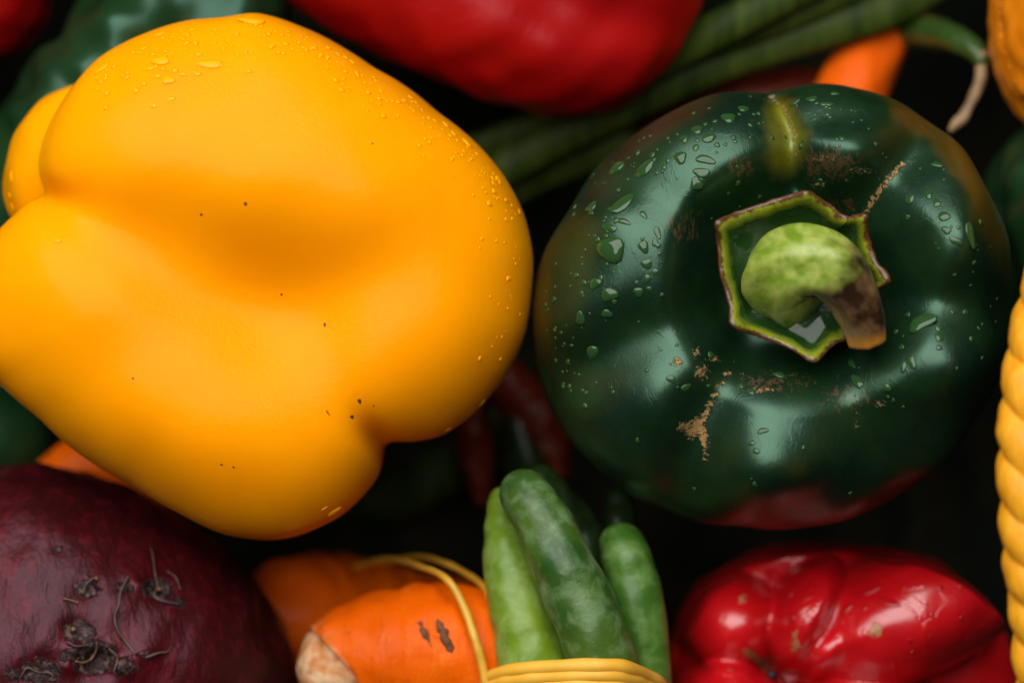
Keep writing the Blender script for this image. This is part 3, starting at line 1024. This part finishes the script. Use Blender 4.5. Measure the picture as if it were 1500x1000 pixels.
pd = tube('green_pod', [(912, 798, -70, 34), (917, 815, -60, 38), (924, 845, -56, 39), (932, 880, -50, 41), (944, 950, -50, 38), (950, 1010, -60, 36), (956, 1120, -80, 34)], PM3, n=60, seg=36, lump=(1.2, 70, 53))
tag(pd, 'mid green pod with a knobbly rounded tip at the right of the bundle', 'green pod', grp)
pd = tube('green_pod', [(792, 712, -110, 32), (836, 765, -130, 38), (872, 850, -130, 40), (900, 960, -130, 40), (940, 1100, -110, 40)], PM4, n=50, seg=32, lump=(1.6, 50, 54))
tag(pd, 'green pod coloured dark for shade, hidden under the thick middle pod', 'green pod', grp)
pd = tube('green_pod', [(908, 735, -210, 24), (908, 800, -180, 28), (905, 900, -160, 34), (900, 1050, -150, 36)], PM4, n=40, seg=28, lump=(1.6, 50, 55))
tag(pd, 'green pod coloured dark for shade behind the knobbly right hand pod', 'green pod', grp)
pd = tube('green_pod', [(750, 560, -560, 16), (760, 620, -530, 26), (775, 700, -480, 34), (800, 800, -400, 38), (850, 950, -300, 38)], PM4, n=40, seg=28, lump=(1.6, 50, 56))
tag(pd, 'pod coloured dark to look shadowed between the yellow and green peppers', 'green pod', grp)

# yellow tie round the pods: several strands lying side by side
m = NT('yellow_tie')
m.set(Base_Color=m.mixc(m.noise(130, 4), (0.68, 0.28, 0.006), (0.88, 0.52, 0.08)), Roughness=0.42, Specular_IOR_Level=0.3, Subsurface_Weight=0.05)
tie = bpy.data.objects.new('bundle_tie', None)
COL.objects.link(tie)
tie.location = P(830, 1000, -60)
tag(tie, 'yellow elastic tie wrapped around the green pods', 'elastic band')
for i in range(4):
    o_ = i * 14
    tube('strand', [(702, 1018 + o_, -120, 11), (712, 996 + o_, -40, 11), (745, 983 + o_, 22, 11), (800, 977 + o_, 54, 11), (860, 975 + o_, 80, 11), (905, 976 + o_, 74, 11), (940, 987 + o_, 30, 11),
                    (968, 1003 + o_, -30, 11), (975, 1020 + o_, -100, 11)], m.m, tie, n=60, seg=12, lump=(0.8, 60, 60 + i))

# ------------------------------------------------------------------ twisted handle at the right edge
m = NT('handle_yellow')
fib = m.noise(420, 5, 0.65, vec=m.mapping((1, 0.3, 1), (0, 0, 0.6)))
m.set(Base_Color=m.mixc(m.ramp(fib, [(0.3, 0.0), (0.7, 1.0)]), (0.72, 0.25, 0.004), (0.90, 0.42, 0.02)), Roughness=0.45, Specular_IOR_Level=0.3, Normal=m.bump(fib, 0.0009, 0.6), Subsurface_Weight=0.06)
hd = bpy.data.objects.new('twisted_handle', None)
COL.objects.link(hd)
hd.location = P(1530, 700, 100)
tag(hd, 'twisted yellow cane handle along the right edge', 'basket handle')
hc = catmull([(1640, 180, -60), (1585, 330, 20), (1543, 460, 80), (1525, 570, 110), (1519, 690, 120), (1526, 800, 120), (1538, 900, 110), (1545, 1010, 100), (1560, 1150, 60), (1590, 1280, 0)], 140)
for k in range(3):
    pts = []
    for i, q in enumerate(hc):
        a = -i * 8.0 / 230 * 2 * math.pi + k * 2 * math.pi / 3
        pts.append((q[0] + 21 * math.cos(a), q[1], q[2] + 200 + 21 * math.sin(a), 37))
    tube('strand', pts, m.m, hd, n=260, seg=18, lump=(0.9, 50, 70 + k))

# ------------------------------------------------------------------ things deeper in the basket
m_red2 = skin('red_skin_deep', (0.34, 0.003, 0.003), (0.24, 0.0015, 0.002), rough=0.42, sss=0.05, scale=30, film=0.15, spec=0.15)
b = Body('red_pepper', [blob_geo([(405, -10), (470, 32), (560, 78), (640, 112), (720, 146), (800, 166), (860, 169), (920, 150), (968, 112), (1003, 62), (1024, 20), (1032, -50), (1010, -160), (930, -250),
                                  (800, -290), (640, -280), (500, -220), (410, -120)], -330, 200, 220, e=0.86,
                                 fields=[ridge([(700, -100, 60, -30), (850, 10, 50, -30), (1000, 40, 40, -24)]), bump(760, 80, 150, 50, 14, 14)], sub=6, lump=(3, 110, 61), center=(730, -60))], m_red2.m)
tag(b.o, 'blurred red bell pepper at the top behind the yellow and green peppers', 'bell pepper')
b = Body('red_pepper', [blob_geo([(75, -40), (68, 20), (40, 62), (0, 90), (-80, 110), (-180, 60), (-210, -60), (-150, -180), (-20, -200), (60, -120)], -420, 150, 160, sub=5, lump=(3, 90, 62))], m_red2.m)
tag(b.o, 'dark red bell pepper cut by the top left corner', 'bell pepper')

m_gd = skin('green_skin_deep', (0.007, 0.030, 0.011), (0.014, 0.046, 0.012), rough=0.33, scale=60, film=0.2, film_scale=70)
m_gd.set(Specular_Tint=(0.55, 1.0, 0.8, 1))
b = Body('green_pepper', [blob_geo([(-60, 420), (-30, 260), (20, 150), (90, 60), (160, -20), (250, -90), (360, -110), (420, -60), (420, 40), (380, 160), (300, 280), (180, 380), (60, 450)], -380, 180, 180, e=0.86,
                                   fields=[ridge([(60, 330, 40, -18), (180, 160, 40, -24), (330, -20, 40, -20)]), bump(170, 60, 50, 60, 16), bump(330, 10, 60, 60, 16)], sub=6, lump=(5, 90, 63))], m_gd.m)
tag(b.o, 'blurred dark green pepper behind the top left of the yellow pepper', 'bell pepper')
b = Body('green_pepper', [blob_geo([(1445, 300), (1452, 250), (1480, 205), (1530, 170), (1600, 160), (1680, 220), (1700, 350), (1660, 470), (1580, 520), (1500, 500), (1462, 420), (1448, 360)], -330, 200, 200, sub=6, lump=(4, 90, 64),
                                   fields=[ridge([(1470, 400, 24, -20), (1520, 360, 24, -20)])])], m_gd.m)
tag(b.o, 'dark green pepper half hidden behind the twisted handle', 'bell pepper')
b = Body('zucchini', [blob_geo([(-200, 560), (-80, 540), (20, 560), (70, 600), (80, 640), (60, 690), (0, 720), (-100, 720), (-200, 690)], -560, 90, 90, sub=5, lump=(2, 90, 65))], m_gd.m)
tag(b.o, 'dark green zucchini end at the left edge below the yellow pepper', 'zucchini')

m_or = skin('orange_pepper_skin', (0.80, 0.24, 0.004), (0.74, 0.20, 0.003), rough=0.34, sss=0.1, scale=30)
ob = Body('orange_pepper', [blob_geo([(1470, -90), (1458, -20), (1455, 40), (1460, 90), (1474, 130), (1500, 172), (1560, 220), (1660, 230), (1740, 150), (1760, 20), (1710, -100), (1600, -160), (1510, -140)], -180, 200, 200, sub=6, lump=(2.5, 60, 66))], m_or.m)
tag(ob.o, 'orange bell pepper cut by the top right corner', 'bell pepper')
for y in (6, 22, 35, 52, 80, 98, 120, 140):
    add_drop(ob, 1461 + max(0, (y - 60) * 0.33) , y, 4.5, 4, random.uniform(0, 3), kind=3)

# long leaves running under the red pepper
m = NT('long_leaf')
stl = m.noise(40, 4, vec=m.mapping((8, 1, 1), (0, 0, 1.17)))
m.set(Base_Color=m.mixc(m.ramp(stl, [(0.3, 0.0), (0.7, 1.0)]), (0.013, 0.027, 0.003), (0.05, 0.075, 0.010)), Roughness=0.45, Specular_IOR_Level=0.1)
lg = 'long green leaves lying across the back'
for pts, lab in [([(1420, -60, -410, 30), (1310, 8, -410, 32), (1180, 50, -415, 33), (1060, 88, -425, 34), (940, 140, -440, 34), (800, 210, -460, 32), (690, 275, -460, 30)], 'widest long green leaf running above the orange carrot'),
                 ([(1240, -50, -350, 26), (1120, 10, -350, 28), (1020, 60, -370, 28), (900, 130, -430, 26), (760, 195, -480, 26), (640, 240, -500, 24)], 'long dark green leaf between the widest leaf and the blurred red pepper'),
                 ([(1330, -70, -390, 24), (1200, 0, -390, 28), (1080, 50, -400, 28), (960, 100, -440, 26)], 'thin green leaf at the top edge above the widest leaf'),
                 ([(900, 200, -520, 40), (780, 250, -540, 40), (680, 320, -560, 36), (620, 400, -580, 30)], 'dim leaf end in the gap between the yellow and green peppers'),
                 ([(500, 730, -700, 34), (580, 724, -690, 40), (650, 690, -690, 40), (710, 640, -700, 32), (740, 580, -720, 24)], 'dark leaf under the notch of the yellow pepper above the carrots')]:
    tag(tube('long_leaf', pts, m.m, n=60, seg=24, lump=(1.0, 260, 67), flat=0.6), lab, 'leaf', lg)

# chilli stalk with a dried end
cm = NT('chilli_green')
cm.set(Base_Color=cm.mixc(cm.noise(120, 3), (0.020, 0.055, 0.010), (0.045, 0.09, 0.015)), Roughness=0.35)
ch = tube('green_chilli', [(1270, 30, -560, 36), (1320, 40, -500, 32), (1362, 48, -420, 27), (1400, 58, -330, 22), (1428, 74, -290, 17), (1438, 88, -280, 14)], cm.m, n=50, seg=24, lump=(1, 40, 68))
tag(ch, 'curved green chilli with a thin dry brown stalk near the top right corner', 'chilli')
dm = NT('dry_stalk')
dm.set(Base_Color=dm.mixc(dm.noise(260, 3), (0.10, 0.05, 0.035), (0.42, 0.28, 0.12)), Roughness=0.6)
tube('dry_stalk', [(1437, 84, -280, 13), (1438, 98, -276, 9), (1436, 118, -270, 9), (1424, 148, -262, 8), (1412, 170, -258, 8), (1402, 180, -256, 8), (1394, 190, -256, 5)], dm.m, ch, n=40, seg=16, lump=(0.9, 18, 69))

# red chillies in the central gap
m_rc = skin('red_chilli_skin', (0.13, 0.018, 0.005), (0.09, 0.008, 0.003), rough=0.4, scale=60, spec=0.15)
o = tube('red_chilli', [(740, 560, -560, 40), (780, 610, -540, 46), (805, 650, -520, 40), (818, 690, -500, 20)], m_rc.m, n=40, seg=28, lump=(2, 40, 71))
tag(o, 'dark red chilli in the gap above the green pods', 'chilli')
o = tube('red_chilli', [(690, 560, -620, 30), (692, 620, -600, 32), (700, 680, -590, 26), (706, 730, -580, 12)], m_rc.m, n=40, seg=28, lump=(2, 40, 72))
tag(o, 'dim red chilli beside the lower right lobe of the yellow pepper', 'chilli')
o = tube('red_chilli', [(960, 190, -560, 30), (1040, 160, -550, 40), (1120, 140, -545, 40), (1200, 125, -550, 30), (1260, 112, -560, 14)], m_rc.m, n=40, seg=28, lump=(2, 40, 73))  # stand-in for a shaded carrot, its shade put into the dark red
tag(o, 'dark red stand-in for a shaded carrot between the widest leaf and the green pepper', 'chilli')
